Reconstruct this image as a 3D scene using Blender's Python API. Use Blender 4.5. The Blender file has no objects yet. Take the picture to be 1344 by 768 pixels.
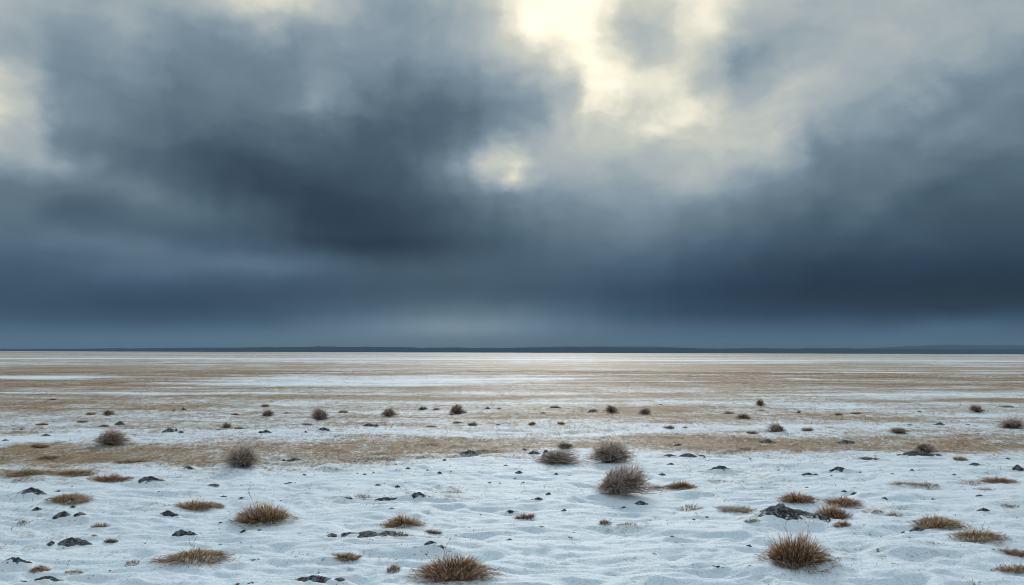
import bpy, math, random
import numpy as np
from mathutils import Matrix, Vector

scene = bpy.context.scene
COL = scene.collection

# ------------------------------------------------------------------ noise
def _hash(ix, iy, seed):
    h = (ix.astype(np.int64) * 374761393 + iy.astype(np.int64) * 668265263 + seed * 1442695041) & 0xFFFFFFFF
    h = ((h ^ (h >> 13)) * 1274126177) & 0xFFFFFFFF
    h = ((h ^ (h >> 16)) * 2246822519) & 0xFFFFFFFF
    return ((h ^ (h >> 15)) & 0xFFFFFF) / float(0xFFFFFF)

def vn(x, y, seed=0):
    """gradient noise, about -1..1"""
    x = np.asarray(x, float); y = np.asarray(y, float)
    ix = np.floor(x); iy = np.floor(y); fx = x - ix; fy = y - iy
    u = fx * fx * fx * (fx * (fx * 6 - 15) + 10); v = fy * fy * fy * (fy * (fy * 6 - 15) + 10)
    def g(ox, oy):
        a = _hash(ix + ox, iy + oy, seed) * 2 * math.pi
        return np.cos(a) * (fx - ox) + np.sin(a) * (fy - oy)
    a = g(0, 0) * (1 - u) + g(1, 0) * u
    b = g(0, 1) * (1 - u) + g(1, 1) * u
    return (a * (1 - v) + b * v) * 1.5

def fbm(x, y, seed=0, octv=4, gain=.5):
    s = 0; a = 1.0
    for k in range(octv):
        s = s + a * vn(x * 2.03 ** k + 17.3 * k, y * 2.03 ** k - 9.1 * k, seed + k * 7)
        a *= gain
    return s

# ------------------------------------------------------------------ camera model (photo is 1344 x 768)
F = 1055.0; CAMH = 1.7; HZ = 462.5
PITCH = math.atan((HZ - 384) / F); ROLL = math.radians(0.17)
CR = Matrix.Rotation(math.pi / 2 + PITCH, 3, 'X') @ Matrix.Rotation(ROLL, 3, 'Z')

def ray(px, py):
    d = CR @ Vector(((px - 672) / F, -(py - 384) / F, -1.0))
    return d.normalized()

HOLLOWS = []   # (x, y, half width, depth extent, drop)

def height(x, y):
    x = np.asarray(x, float); y = np.asarray(y, float)
    r = np.sqrt(x * x + y * y)
    wx = x + .35 * vn(x * .9, y * 1.3, 51); wy = y + .18 * vn(x * .8, y * 1.1, 52)
    h = .050 * vn(x * .23, y * .30, 1)
    near = .88 / (1 + (r / 26.0) ** 2)
    h = h + near * (.034 * vn(wx * .75, wy * 1.55, 2) + .030 * vn(wx * 1.5, wy * 3.3, 3) * (.6 + .8 * vn(x * .5, y * .8, 9))
                    + .022 * vn(wx * 3.0, wy * 8.5, 4) + 0.011 * vn(wx * 7, wy * 18, 5))
    # wind scarps: gentle on the far side, short drop on the near side
    s = vn(wx * .85 + 5, wy * 1.9, 6)
    h = h + near * .030 * np.tanh(7 * (s - .12)) * np.clip(.45 + 1.2 * vn(x * .6, y * .7, 8), 0, 1)
    # small pits and crusty dimples
    p1 = np.clip(vn(wx * 2.1, wy * 4.6, 21) - .22, 0, 1); p2 = np.clip(vn(wx * 4.6 + 3, wy * 11, 22) - .25, 0, 1)
    h = h - near * (.055 * p1 + .030 * p2)
    for hx, hy, hw, hd, dr in HOLLOWS:
        m = (np.abs(x - hx) < 4 * hw) & (np.abs(y - hy) < 5 * hd)
        if m.any():
            dx = (x - hx) / hw; dy = (y - hy) / hd
            h = h - dr * np.exp(-dx ** 2) * np.exp(-(dy) ** 2) + .55 * dr * np.exp(-dx ** 2) * np.exp(-(dy - 1.3) ** 2)
    return h

def at(px, py):
    d = ray(px, py); z = 0.0
    for _ in range(8):
        t = (CAMH - z) / -d.z
        x, y = d.x * t, d.y * t
        z = z * .5 + .5 * float(height(np.array([x]), np.array([y]))[0])
    return x, y, z

for (px, py, w, d) in [(715, 723, 34, .035), (690, 748, 60, .04), (930, 747, 60, .045), (865, 765, 50, .05), (1114, 718, 46, .04),
                       (1198, 729, 56, .04), (1195, 762, 44, .06), (182, 721, 40, .045), (700, 695, 36, .03), (810, 712, 50, .02),
                       (880, 730, 44, .03), (130, 672, 26, .02), (640, 730, 40, .02), (560, 745, 44, .03), (365, 718, 40, .03),
                       (760, 765, 60, .03), (1010, 712, 50, .03), (255, 692, 40, .02), (460, 690, 40, .02)]:
    dd = ray(px, py); t = CAMH / -dd.z; D = dd.y * t
    HOLLOWS.append((dd.x * t, D, .5 * w / F * D, .09 + .004 * D, d * 1.1))

# snow drifted up round the bigger plants
for (px, py, w, d) in [(818, 655, 80, .05), (593, 762, 110, .05), (1055, 746, 96, .06), (338, 688, 84, .05), (527, 692, 60, .04), (244, 740, 96, .04), (1241, 694, 70, .04),
                       (1052, 660, 60, .04), (83, 661, 60, .035), (252, 669, 60, .035), (804, 609, 66, .04), (313, 615, 60, .04), (138, 587, 56, .05), (1295, 712, 66, .03), (895, 641, 50, .03)]:
    dd = ray(px, py); t = CAMH / -dd.z; D = dd.y * t
    HOLLOWS.append((dd.x * t, D + .3 * w / F * D, .55 * w / F * D, .45 * w / F * D, -d))

# ------------------------------------------------------------------ grass cover of the plain (0 snow .. 1 dry grass)
_q = [0, 4, 7, 9, 12, 16, 20, 25, 31, 37, 42, 46, 50, 54, 58, 62, 66, 72, 80, 84, 90, 94, 99, 106, 112, 118, 128, 136, 146, 160, 400]
_c = [.74, .74, .62, .66, .72, .80, .88, .90, .84, .86, .82, .87, .74, .68, .85, .85, .66, .58, .58, .62, .66, .50, .40, .50, .80, .86, .84, .46, .22, .09, .04]

def cover(x, y):
    x = np.asarray(x, float); y = np.maximum(np.asarray(y, float), .5)
    q = 1793.0 / y
    xa = x / y
    sh = np.interp(xa, [-.64, -.32, 0, .22, .64], [16, 9, -2, -7, -4]) * np.clip(q / 120, 0, 1.0)
    q2 = (q - sh) * np.exp(.07 * vn(xa * 3.0 + np.log(y) * 2.2, np.log(y) * 5, 31) + .035 * vn(xa * 9, np.log(y) * 14, 32))
    c = np.interp(q2, _q, _c)
    ly = np.log(y)
    c = c + .24 * vn(xa * 2.2, ly * 8, 33) + .20 * vn(xa * 8 + 1, ly * 30, 36) + .30 * vn(xa * 4.5, ly * 18, 34) * np.clip(1 - q / 150, 0, 1)
    c = c + .10 * np.clip(vn(x * .35, y * .2, 35), -1, 1)
    def lens(px0, px1, q0, q1, amt):
        cx = ((px0 + px1) / 2 - 672) / F; hw = (px1 - px0) / 2 / F
        qc = (q0 + q1) / 2; hq = (q1 - q0) / 2
        return amt * np.exp(-(np.abs((xa - cx + .06 * (q - qc) / hq) / hw)) ** 4 - (np.abs((q - qc) / hq)) ** 3)
    c = c - lens(260, 720, 29, 46, .42) - lens(-300, 130, 32, 37, .7) - lens(930, 1700, 50, 58, .35) - lens(600, 780, 33.5, 35.5, .5)
    c = c - lens(-400, 1700, 8.2, 9.8, .35) - lens(-100, 720, 53, 56, .35) - lens(620, 960, 36.5, 38, .35) - lens(900, 1500, 24, 25.2, .4)
    c = c + lens(640, 900, 70, 84, .4) - lens(0, 100, 105, 125, .5) + lens(-80, 130, 150, 166, .35) + lens(1150, 1270, 168, 178, .2)
    c = c - lens(760, 860, 100, 108, .3)
    return np.clip(c, 0, 1)

# ------------------------------------------------------------------ materials
def mat(name):
    m = bpy.data.materials.new(name); m.use_nodes = True
    nt = m.node_tree; nt.nodes.clear()
    out = nt.nodes.new('ShaderNodeOutputMaterial'); b = nt.nodes.new('ShaderNodeBsdfPrincipled')
    nt.links.new(b.outputs[0], out.inputs[0])
    b.inputs['Specular IOR Level'].default_value = .2
    return m, nt, b

def N(nt, t, **kw):
    n = nt.nodes.new(t)
    for k, v in kw.items():
        if hasattr(n, k): setattr(n, k, v)
        else: n.inputs[k].default_value = v
    return n

def L(nt, a, b): nt.links.new(a, b)

def math_n(nt, op, a, b=None, c=None, clamp=False):
    n = nt.nodes.new('ShaderNodeMath'); n.operation = op; n.use_clamp = clamp
    for i, v in enumerate((a, b, c)):
        if v is None: continue
        if isinstance(v, (int, float)): n.inputs[i].default_value = v
        else: nt.links.new(v, n.inputs[i])
    return n.outputs[0]

def ramp(nt, fac, stops, interp='LINEAR'):
    n = nt.nodes.new('ShaderNodeValToRGB'); cr = n.color_ramp; cr.interpolation = interp
    while len(cr.elements) > 1: cr.elements.remove(cr.elements[-1])
    cr.elements[0].position = stops[0][0]; cr.elements[0].color = (*stops[0][1], 1)
    for p, c in stops[1:]:
        e = cr.elements.new(p); e.color = (*c, 1)
    nt.links.new(fac, n.inputs[0])
    return n

def mix(nt, fac, a, b):
    n = nt.nodes.new('ShaderNodeMix'); n.data_type = 'RGBA'
    for s, v in ((n.inputs[0], fac), (n.inputs[6], a), (n.inputs[7], b)):
        if isinstance(v, (int, float)): s.default_value = v
        elif isinstance(v, tuple): s.default_value = (*v, 1)
        else: nt.links.new(v, s)
    return n.outputs[2]

def noise(nt, vec, scale, detail=3, rough=.5, sx=1, sy=1, sz=1, off=0):
    mp = nt.nodes.new('ShaderNodeMapping'); mp.inputs['Scale'].default_value = (sx, sy, sz); mp.inputs['Location'].default_value = (off, off * .7, 0)
    nt.links.new(vec, mp.inputs[0])
    n = nt.nodes.new('ShaderNodeTexNoise'); n.inputs['Scale'].default_value = scale
    n.inputs['Detail'].default_value = detail; n.inputs['Roughness'].default_value = rough
    nt.links.new(mp.outputs[0], n.inputs['Vector'])
    return n.outputs['Fac']

SNOW = (.79, .87, .95)
GRASS = (.25, .165, .088)

def make_ground_mat():
    m, nt, b = mat('snowy_plain')
    tc = N(nt, 'ShaderNodeTexCoord'); co = tc.outputs['Object']
    at_ = N(nt, 'ShaderNodeAttribute', attribute_name='cover')
    sep = N(nt, 'ShaderNodeSeparateXYZ'); L(nt, co, sep.inputs[0])
    # speckle: three sizes so stubble stays visible near and far
    n1 = noise(nt, co, 20, 4, .7, 1, .6)
    n2 = noise(nt, co, 5, 3, .6, 1, .45, off=3)
    n3 = noise(nt, co, .9, 4, .62, 1, .3, off=7)
    n4 = noise(nt, co, .12, 4, .6, 1, .25, off=11)
    s = math_n(nt, 'ADD', math_n(nt, 'MULTIPLY', n1, .46), math_n(nt, 'MULTIPLY', n2, .26))
    s = math_n(nt, 'ADD', s, math_n(nt, 'MULTIPLY', n3, .17))
    s = math_n(nt, 'ADD', s, math_n(nt, 'MULTIPLY', n4, .11))           # mean .5
    s = math_n(nt, 'MULTIPLY_ADD', math_n(nt, 'SUBTRACT', s, .5), 4.8, .5)
    thr = math_n(nt, 'SUBTRACT', 1.0, at_.outputs['Fac'])
    thr = math_n(nt, 'MULTIPLY_ADD', thr, 1.12, -.02)
    g = math_n(nt, 'MULTIPLY_ADD', math_n(nt, 'SUBTRACT', s, thr), 1.45, .42, clamp=True)
    gc = mix(nt, noise(nt, co, 3.1, 4, .7, 1, .5, off=21), (.085, .050, .022), (.42, .255, .100))
    gc = mix(nt, ramp(nt, noise(nt, co, .35, 3, .6, 1, .3, off=31), [(.4, (0, 0, 0)), (.65, (1, 1, 1))]).outputs[0], gc, (.25, .18, .095))
    # snow mottled with faint darker, bluer patches and fine grain
    sn = mix(nt, ramp(nt, noise(nt, co, 1.6, 5, .65, 1, .5, off=41), [(.35, (0, 0, 0)), (.75, (1, 1, 1))]).outputs[0], SNOW, (.68, .78, .88))
    sn = mix(nt, ramp(nt, noise(nt, co, 55, 2, .7, 1, .8, off=43), [(.36, (1, 1, 1)), (.52, (0, 0, 0))]).outputs[0], sn, (.58, .67, .76))
    # rare soil crumbs
    cr = ramp(nt, noise(nt, co, 13, 4, .68, 1, .75, off=51), [(.645, (0, 0, 0)), (.68, (1, 1, 1))]).outputs[0]
    crm = ramp(nt, noise(nt, co, .8, 3, .5, 1, .6, off=61), [(.47, (0, 0, 0)), (.60, (1, 1, 1))]).outputs[0]
    crf = math_n(nt, 'MULTIPLY', cr, crm)
    c = mix(nt, crf, sn, (.045, .043, .045))
    c = mix(nt, math_n(nt, 'MULTIPLY', g, .94), c, gc)
    L(nt, c, b.inputs['Base Color'])
    b.inputs['Roughness'].default_value = .75
    bp = N(nt, 'ShaderNodeBump', Strength=.55, Distance=.016)
    hh = math_n(nt, 'ADD', math_n(nt, 'MULTIPLY', noise(nt, co, 34, 3, .6, 1, .8, off=71), .5), math_n(nt, 'MULTIPLY', noise(nt, co, 9, 4, .6, .8, 1.6, off=81), 1.0))
    L(nt, hh, bp.inputs['Height']); L(nt, bp.outputs[0], b.inputs['Normal'])
    return m

def make_snow_mat():
    m, nt, b = mat('mound_snow')
    co = N(nt, 'ShaderNodeTexCoord').outputs['Object']
    sn = mix(nt, ramp(nt, noise(nt, co, 5, 5, .65), [(.35, (0, 0, 0)), (.75, (1, 1, 1))]).outputs[0], SNOW, (.66, .71, .76))
    cr = ramp(nt, noise(nt, co, 30, 3, .6), [(.64, (0, 0, 0)), (.68, (1, 1, 1))]).outputs[0]
    L(nt, mix(nt, cr, sn, (.09, .09, .095)), b.inputs['Base Color'])
    b.inputs['Roughness'].default_value = .75
    bp = N(nt, 'ShaderNodeBump', Strength=.5, Distance=.015)
    L(nt, noise(nt, co, 26, 4, .6), bp.inputs['Height']); L(nt, bp.outputs[0], b.inputs['Normal'])
    return m

def make_soil_mat(name, a, c):
    m, nt, b = mat(name)
    co = N(nt, 'ShaderNodeTexCoord').outputs['Object']
    base = mix(nt, noise(nt, co, 14, 5, .7), a, c)
    fr = ramp(nt, noise(nt, co, 30, 5, .75, 1, 1, 1.6, off=5), [(.50, (0, 0, 0)), (.60, (1, 1, 1))]).outputs[0]
    fr2 = ramp(nt, noise(nt, co, 9, 5, .75, 1.6, 1, 1, off=15), [(.52, (0, 0, 0)), (.58, (1, 1, 1))]).outputs[0]
    fr = math_n(nt, 'MAXIMUM', fr, fr2)
    ta = N(nt, 'ShaderNodeAttribute', attribute_name='tone'); ts = N(nt, 'ShaderNodeSeparateColor'); L(nt, ta.outputs['Color'], ts.inputs[0])
    dn = math_n(nt, 'ADD', ts.outputs[0], math_n(nt, 'MULTIPLY', math_n(nt, 'SUBTRACT', noise(nt, co, 22, 4, .7, off=25), .5), 1.6))
    dm = math_n(nt, 'MULTIPLY', math_n(nt, 'SUBTRACT', dn, .76), 9.0, clamp=True)
    fr = math_n(nt, 'ADD', math_n(nt, 'MULTIPLY', fr, .30), math_n(nt, 'MULTIPLY', dm, 1.2), clamp=True)
    L(nt, mix(nt, math_n(nt, 'MULTIPLY', fr, .95), base, (.66, .73, .80)), b.inputs['Base Color'])
    b.inputs['Roughness'].default_value = .9
    bp = N(nt, 'ShaderNodeBump', Strength=.9, Distance=.02)
    L(nt, noise(nt, co, 30, 5, .7), bp.inputs['Height']); L(nt, bp.outputs[0], b.inputs['Normal'])
    return m

def make_blade_mat(name, dark, mid, pale, frost, fstart, fcol=(.80, .82, .82)):
    """attribute 'tone': R random per blade, G position along the blade"""
    m, nt, b = mat(name)
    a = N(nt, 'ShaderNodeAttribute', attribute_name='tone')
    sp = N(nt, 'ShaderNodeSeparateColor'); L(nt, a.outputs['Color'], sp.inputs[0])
    rt = math_n(nt, 'MULTIPLY_ADD', sp.outputs[1], .55, math_n(nt, 'MULTIPLY_ADD', sp.outputs[0], .75, -.27), clamp=True)  # base end darkened: occlusion put into the colour, beside dry grass's own paler tips
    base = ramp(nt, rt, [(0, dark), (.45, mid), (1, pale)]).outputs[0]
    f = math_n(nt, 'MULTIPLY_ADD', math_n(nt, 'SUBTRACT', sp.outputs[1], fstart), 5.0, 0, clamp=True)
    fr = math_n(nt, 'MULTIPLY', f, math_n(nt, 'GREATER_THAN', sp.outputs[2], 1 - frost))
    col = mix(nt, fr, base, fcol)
    L(nt, col, b.inputs['Base Color'])
    b.inputs['Roughness'].default_value = .7
    tr = nt.nodes.new('ShaderNodeBsdfTranslucent'); L(nt, col, tr.inputs[0])
    ms = nt.nodes.new('ShaderNodeMixShader'); ms.inputs[0].default_value = .38
    L(nt, b.outputs[0], ms.inputs[1]); L(nt, tr.outputs[0], ms.inputs[2])
    L(nt, ms.outputs[0], [n for n in nt.nodes if n.type == 'OUTPUT_MATERIAL'][0].inputs[0])
    return m

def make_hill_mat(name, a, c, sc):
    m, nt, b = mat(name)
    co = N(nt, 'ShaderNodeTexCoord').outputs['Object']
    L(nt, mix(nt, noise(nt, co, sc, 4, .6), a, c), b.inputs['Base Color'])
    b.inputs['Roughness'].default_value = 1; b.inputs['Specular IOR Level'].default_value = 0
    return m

M_ground = make_ground_mat(); M_snow = make_snow_mat()
M_soil = make_soil_mat('dark_soil', (.012, .012, .015), (.055, .049, .047))
M_soil2 = make_soil_mat('brown_soil', (.020, .015, .013), (.085, .060, .042))
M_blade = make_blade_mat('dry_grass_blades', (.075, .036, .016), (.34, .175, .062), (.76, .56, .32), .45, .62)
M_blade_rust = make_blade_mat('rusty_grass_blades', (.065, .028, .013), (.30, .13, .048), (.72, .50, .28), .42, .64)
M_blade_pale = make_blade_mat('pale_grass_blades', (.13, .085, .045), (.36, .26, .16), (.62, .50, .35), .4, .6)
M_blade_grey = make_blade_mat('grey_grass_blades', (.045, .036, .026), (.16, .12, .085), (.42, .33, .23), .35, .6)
M_twig = make_blade_mat('frosted_twigs', (.10, .068, .052), (.38, .275, .215), (.68, .55, .45), .6, .62, (.66, .60, .57))
M_twig_d = make_blade_mat('bare_twigs', (.09, .062, .048), (.32, .23, .175), (.60, .47, .37), .4, .7, (.62, .57, .53))
M_stem = make_blade_mat('woody_stems', (.030, .020, .016), (.07, .045, .034), (.12, .085, .065), 0, 1)
M_hill = make_hill_mat('hazed_forest_hills', (.012, .036, .075), (.020, .048, .090), .004)  # distance haze put into the hills' base colour as extra blue
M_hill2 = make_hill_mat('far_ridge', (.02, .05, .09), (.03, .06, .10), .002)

# ------------------------------------------------------------------ mesh helpers
def link_mesh(name, verts, faces4, material, parent=None, tone=None, smooth=False, loc=None, tris=None):
    me = bpy.data.meshes.new(name)
    verts = np.asarray(verts, np.float32)
    fl = [np.asarray(faces4, np.int32).reshape(-1)] if faces4 is not None and len(faces4) else []
    n4 = len(faces4) if faces4 is not None else 0
    n3 = len(tris) if tris is not None else 0
    if n3: fl.append(np.asarray(tris, np.int32).reshape(-1))
    idx = np.concatenate(fl)
    me.vertices.add(len(verts)); me.vertices.foreach_set('co', verts.reshape(-1))
    me.loops.add(len(idx)); me.loops.foreach_set('vertex_index', idx)
    me.polygons.add(n4 + n3)
    st = np.concatenate([np.arange(n4) * 4, n4 * 4 + np.arange(n3) * 3]).astype(np.int32)
    me.polygons.foreach_set('loop_start', st)
    if smooth: me.polygons.foreach_set('use_smooth', np.ones(n4 + n3, bool))
    me.update(calc_edges=True)
    if tone is not None:
        ca = me.color_attributes.new('tone', 'FLOAT_COLOR', 'POINT')
        ca.data.foreach_set('color', np.asarray(tone, np.float32).reshape(-1))
    me.materials.append(material); me.validate()
    o = bpy.data.objects.new(name, me); COL.objects.link(o)
    if parent is not None: o.parent = parent
    if loc is not None: o.location = loc
    return o

def strips(P, W, side, tone_r, tone_b):
    """P (n,k,3) centre lines, W (n,k) widths, side (n,3) unit -> verts, quads, tone"""
    n, k, _ = P.shape
    off = side[:, None, :] * W[:, :, None] * .5
    V = np.stack([P - off, P + off], 2).reshape(-1, 3)
    base = (np.arange(n) * k * 2)[:, None]
    j = np.arange(k - 1)[None, :] * 2
    q = np.stack([base + j, base + j + 1, base + j + 3, base + j + 2], -1).reshape(-1, 4)
    t = np.broadcast_to(np.linspace(0, 1, k)[None, :, None], (n, k, 2))
    tone = np.stack([np.broadcast_to(tone_r[:, None, None], (n, k, 2)), t, np.broadcast_to(tone_b[:, None, None], (n, k, 2)), np.ones((n, k, 2))], -1).reshape(-1, 4)
    return V, q, tone

def unit(v): return v / (np.linalg.norm(v, axis=-1, keepdims=True) + 1e-9)

def blade_mesh(rng, n, w, h, dpt, bw, wind=0.0, messy=.35):
    a = rng.random(n) * 2 * np.pi; r = np.sqrt(rng.random(n))
    bx = np.cos(a) * r * .36 * w; by = np.sin(a) * r * .36 * dpt
    lobes = .80 + .25 * np.sin(a * 3 + rng.random() * 6) * rng.random() + .14 * rng.normal(size=n)
    out = r ** 1.2 + rng.normal(size=n) * messy * .35
    hh = h * (1.02 - .62 * r ** 2) * (0.55 + .5 * rng.random(n)) * lobes
    hh = np.maximum(hh, h * .10)
    tx = bx + np.cos(a) * out * .20 * w + rng.normal(size=n) * .06 * w + wind * hh
    ty = by + np.sin(a) * out * .20 * dpt + rng.normal(size=n) * .06 * w
    P0 = np.stack([bx, by, np.full(n, -.02)], 1); P3 = np.stack([tx, ty, hh], 1)
    mid = (P0 + P3) / 2; mid[:, 2] += h * .12 * rng.random(n) + .01; mid[:, :2] = P0[:, :2] + (P3[:, :2] - P0[:, :2]) * .35
    t = np.linspace(0, 1, 4)[None, :, None]
    P = (1 - t) ** 2 * P0[:, None] + 2 * t * (1 - t) * mid[:, None] + t ** 2 * P3[:, None]
    W = bw * (.6 + .8 * rng.random(n))[:, None] * np.array([1, .95, .7, .22])[None]
    s = rng.normal(size=(n, 3)) * [1, .8, .15]
    return strips(P, W, unit(s), rng.random(n), rng.random(n))

def new_thing(name, loc):
    o = bpy.data.objects.new(name, None); COL.objects.link(o); o.location = loc; o.empty_display_size = .1
    return o

THINGS = []
def tag(o, label, cat, group=None):
    if label: o['label'] = label
    o['category'] = cat
    if group: o['group'] = group

# ------------------------------------------------------------------ things
def size(px, py, wpx, hpx, dratio):
    x, y, z = at(px, py)
    m = y / F
    w = wpx * m; d = w * dratio
    q = (1.7 / y) * F
    h = max(hpx * m - .35 * d * (1.7 / y), hpx * m * .45)
    return x, y + d * .42, w, d, h

def tuft(px, py, wpx, hpx, label, kind='dry', stalks=0, wind=0.0, dens=1.0, seed=None):
    x, y, w, d, h = size(px, py, wpx, hpx, .75)
    rng = np.random.default_rng(int(px * 7 + py * 13))
    z = float(height(x, y))
    far = y
    bw = max(.0046, .0058 * far / 9)
    n = int(dens * min(1200, 60 + wpx * 9 + wpx * hpx * .55))
    m = {'dry': M_blade, 'rust': M_blade_rust, 'pale': M_blade_pale, 'grey': M_blade_grey}[kind]
    nm = 'grass_patch' if dens < .5 else 'grass_tuft'
    t = new_thing(nm, (x, y, z))
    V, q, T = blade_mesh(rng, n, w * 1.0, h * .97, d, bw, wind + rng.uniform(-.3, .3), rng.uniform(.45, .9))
    V[:, 2] += height(V[:, 0] + x, V[:, 1] + y) - z
    link_mesh('grass_blades', V, q, m, t, T)
    if wpx >= 30 and dens >= .5:
        # flattened litter skirt of dead blades lying on the snow
        k = int(n * .28)
        a = rng.random(k) * 2 * np.pi; r = .30 + .30 * rng.random(k)
        b0 = np.stack([np.cos(a) * r * w, np.sin(a) * r * d, .006 + .01 * rng.random(k)], 1)
        a2 = a + rng.normal(size=k) * .5; ln = (.06 + .16 * rng.random(k)) * w
        b1 = b0 + np.stack([np.cos(a2) * ln, np.sin(a2) * ln, rng.random(k) * .02], 1)
        tt = np.linspace(0, 1, 3)[None, :, None]
        P = b0[:, None] * (1 - tt) + b1[:, None] * tt; P[:, 1, 2] += .012
        V, q, T = strips(P, bw * .8 * np.array([1, .9, .3])[None] * np.ones((k, 1)), unit(rng.normal(size=(k, 3)) * [1, 1, .3]), rng.random(k), rng.random(k))
        V[:, 2] += height(V[:, 0] + x, V[:, 1] + y) - z
        link_mesh('fallen_blades', V, q, m, t, T)
    for s in range(stalks):
        k = 5; sx = (rng.random() - .5) * .5 * w; lean = rng.normal() * .35 * h
        hh = h * (1.2 + .35 * rng.random())
        P = np.stack([sx + lean * np.linspace(0, 1, k) ** 2, np.zeros(k), np.linspace(0, hh, k)], 1)[None]
        e = [(P, np.linspace(bw * .7, bw * .35, k)[None])]
        for j in range(3):
            f0 = P[0, 2 + j % 3]; e.append((np.stack([f0, f0 + [.02 * (-1) ** j, 0, .03], f0 + [.03 * (-1) ** j, 0, .06]])[None], np.array([[bw * .5, bw * .7, bw * .3]])))
        VV = []; QQ = []; TT = []; o = 0
        for PP, WW in e:
            V, q, T = strips(PP, WW, np.array([[1, .2, 0.]]), np.array([.35]), np.array([.1])); VV.append(V); QQ.append(q + o); TT.append(T); o += len(V)
        link_mesh('dry_stalk', np.concatenate(VV), np.concatenate(QQ), M_blade_grey, t, np.concatenate(TT))
    cat = 'grass patch' if dens < .5 else 'grass tuft'
    tag(t, label, cat, 'sparse grass patches in the snow' if dens < .5 else 'dry grass tufts on the plain')
    THINGS.append((t, px, py, wpx, 'patch' if dens < .5 else 'tuft'))
    return t

def shrub(px, py, wpx, hpx, label, m=None, skirt=0.15, on=0.0):
    x, y, w, d, h = size(px, py, wpx, hpx, .85)
    w *= 1.07; h = hpx * (y / F) * .88
    rng = np.random.default_rng(int(px * 3 + py * 11))
    z = float(height(x, y)) + on
    bw = max(.0045, .0058 * y / 10)
    t = new_thing('shrub', (x, y, z))
    m = m or M_twig
    ns = int(20 + wpx * .9)
    # stems
    az = rng.random(ns) * 2 * np.pi; el = np.arccos(1 - rng.random(ns) * .96)   # 0 up .. ~pi/2
    dirs = np.stack([np.sin(el) * np.cos(az) * w * .5, np.sin(el) * np.sin(az) * d * .5, np.cos(el) * h], 1)
    ends = dirs * (.72 + .16 * rng.random(ns))[:, None]
    base = np.stack([rng.normal(size=ns) * .05 * w, rng.normal(size=ns) * .05 * d, np.full(ns, -.02)], 1)
    ctrl = base * .4 + ends * .45; ctrl[:, 2] += h * .10 * rng.random(ns)
    k = 6; tt = np.linspace(0, 1, k)[None, :, None]
    P = (1 - tt) ** 2 * base[:, None] + 2 * tt * (1 - tt) * ctrl[:, None] + tt ** 2 * ends[:, None]
    W = np.linspace(2.2, .9, k)[None] * bw * np.ones((ns, 1))
    V, q, T = strips(P, W, unit(rng.normal(size=(ns, 3)) * [1, .6, .2]), rng.random(ns), rng.random(ns))
    link_mesh('woody_stems', V, q, M_stem, t, T)
    # twigs fork off the stems and point outwards to the dome surface
    n = int(min(1700, 110 + wpx * hpx * .62))
    si = rng.integers(0, ns, n); f = .25 + .75 * rng.random(n)
    s0 = (1 - f)[:, None] ** 2 * base[si] + 2 * (f * (1 - f))[:, None] * ctrl[si] + (f ** 2)[:, None] * ends[si]
    az = rng.random(n) * 2 * np.pi; cz = rng.random(n) ** .85; sz = np.sqrt(1 - cz ** 2)
    bump = 1 + .10 * np.sin(az + px) + .10 * np.sin(az * 3 + px) + .07 * np.sin(az * 5 + cz * 7 + py) + .07 * rng.normal(size=n)
    # lower part spreads a little wider than the crown: a skirt
    flare = 1 + (skirt + .14) * np.clip(.40 - cz, 0, 1) / .40 * (rng.random(n) < .8)
    tgt = np.stack([sz * np.cos(az) * w * .5 * flare, sz * np.sin(az) * d * .5 * flare, cz * h], 1) * bump[:, None]
    tgt *= (.80 + .2 * rng.random(n) ** .5)[:, None]; tgt[:, 2] = np.maximum(tgt[:, 2], .01)
    tgt *= np.where(rng.random(n) < .04, 1.13, 1.0)[:, None]
    tgt[:, 0] += tgt[:, 2] * rng.uniform(-.28, .28)
    # start each twig from the point of a stem closest in direction, limited length
    v = tgt - s0; ln = np.linalg.norm(v, axis=1, keepdims=True); mx = .42 * w
    s0 = np.where(ln > mx, tgt - v / ln * mx, s0)
    k = 4; tt = np.linspace(0, 1, k)[None, :, None]
    P = s0[:, None] * (1 - tt) + tgt[:, None] * tt
    P = P + rng.normal(size=P.shape) * .012 * w * np.array([0, 1, 1, .4])[None, :, None]
    W = np.array([1.15, 1.0, .85, .6])[None] * bw * (.7 + .6 * rng.random(n))[:, None]
    V, q, T = strips(P, W, unit(rng.normal(size=(n, 3)) * [1, .6, .5]), rng.random(n), rng.random(n))
    V[:, 2] = np.maximum(V[:, 2], -.03)
    link_mesh('twigs', V, q, m, t, T)
    tag(t, label, 'shrub', 'round leafless shrubs on the plain')
    THINGS.append((t, px, py, wpx, 'shrub'))
    return t

def lump_env(rng, X, Y, peaks):
    e = np.zeros_like(X)
    for (cx, cy, rx, ry, hh) in peaks:
        rr = ((X - cx) / rx) ** 2 + ((Y - cy) / ry) ** 2
        e = np.maximum(e, hh * np.clip(1.12 - np.sqrt(rr + .015), 0, 1) ** 1.05)
    return e

def gridmesh(X, Y, Z):
    r, c = X.shape
    V = np.stack([X, Y, Z], -1).reshape(-1, 3)
    i = (np.arange(r - 1)[:, None] * c + np.arange(c - 1)[None]).reshape(-1)
    return V, np.stack([i, i + 1, i + c + 1, i + c], 1)

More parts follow.
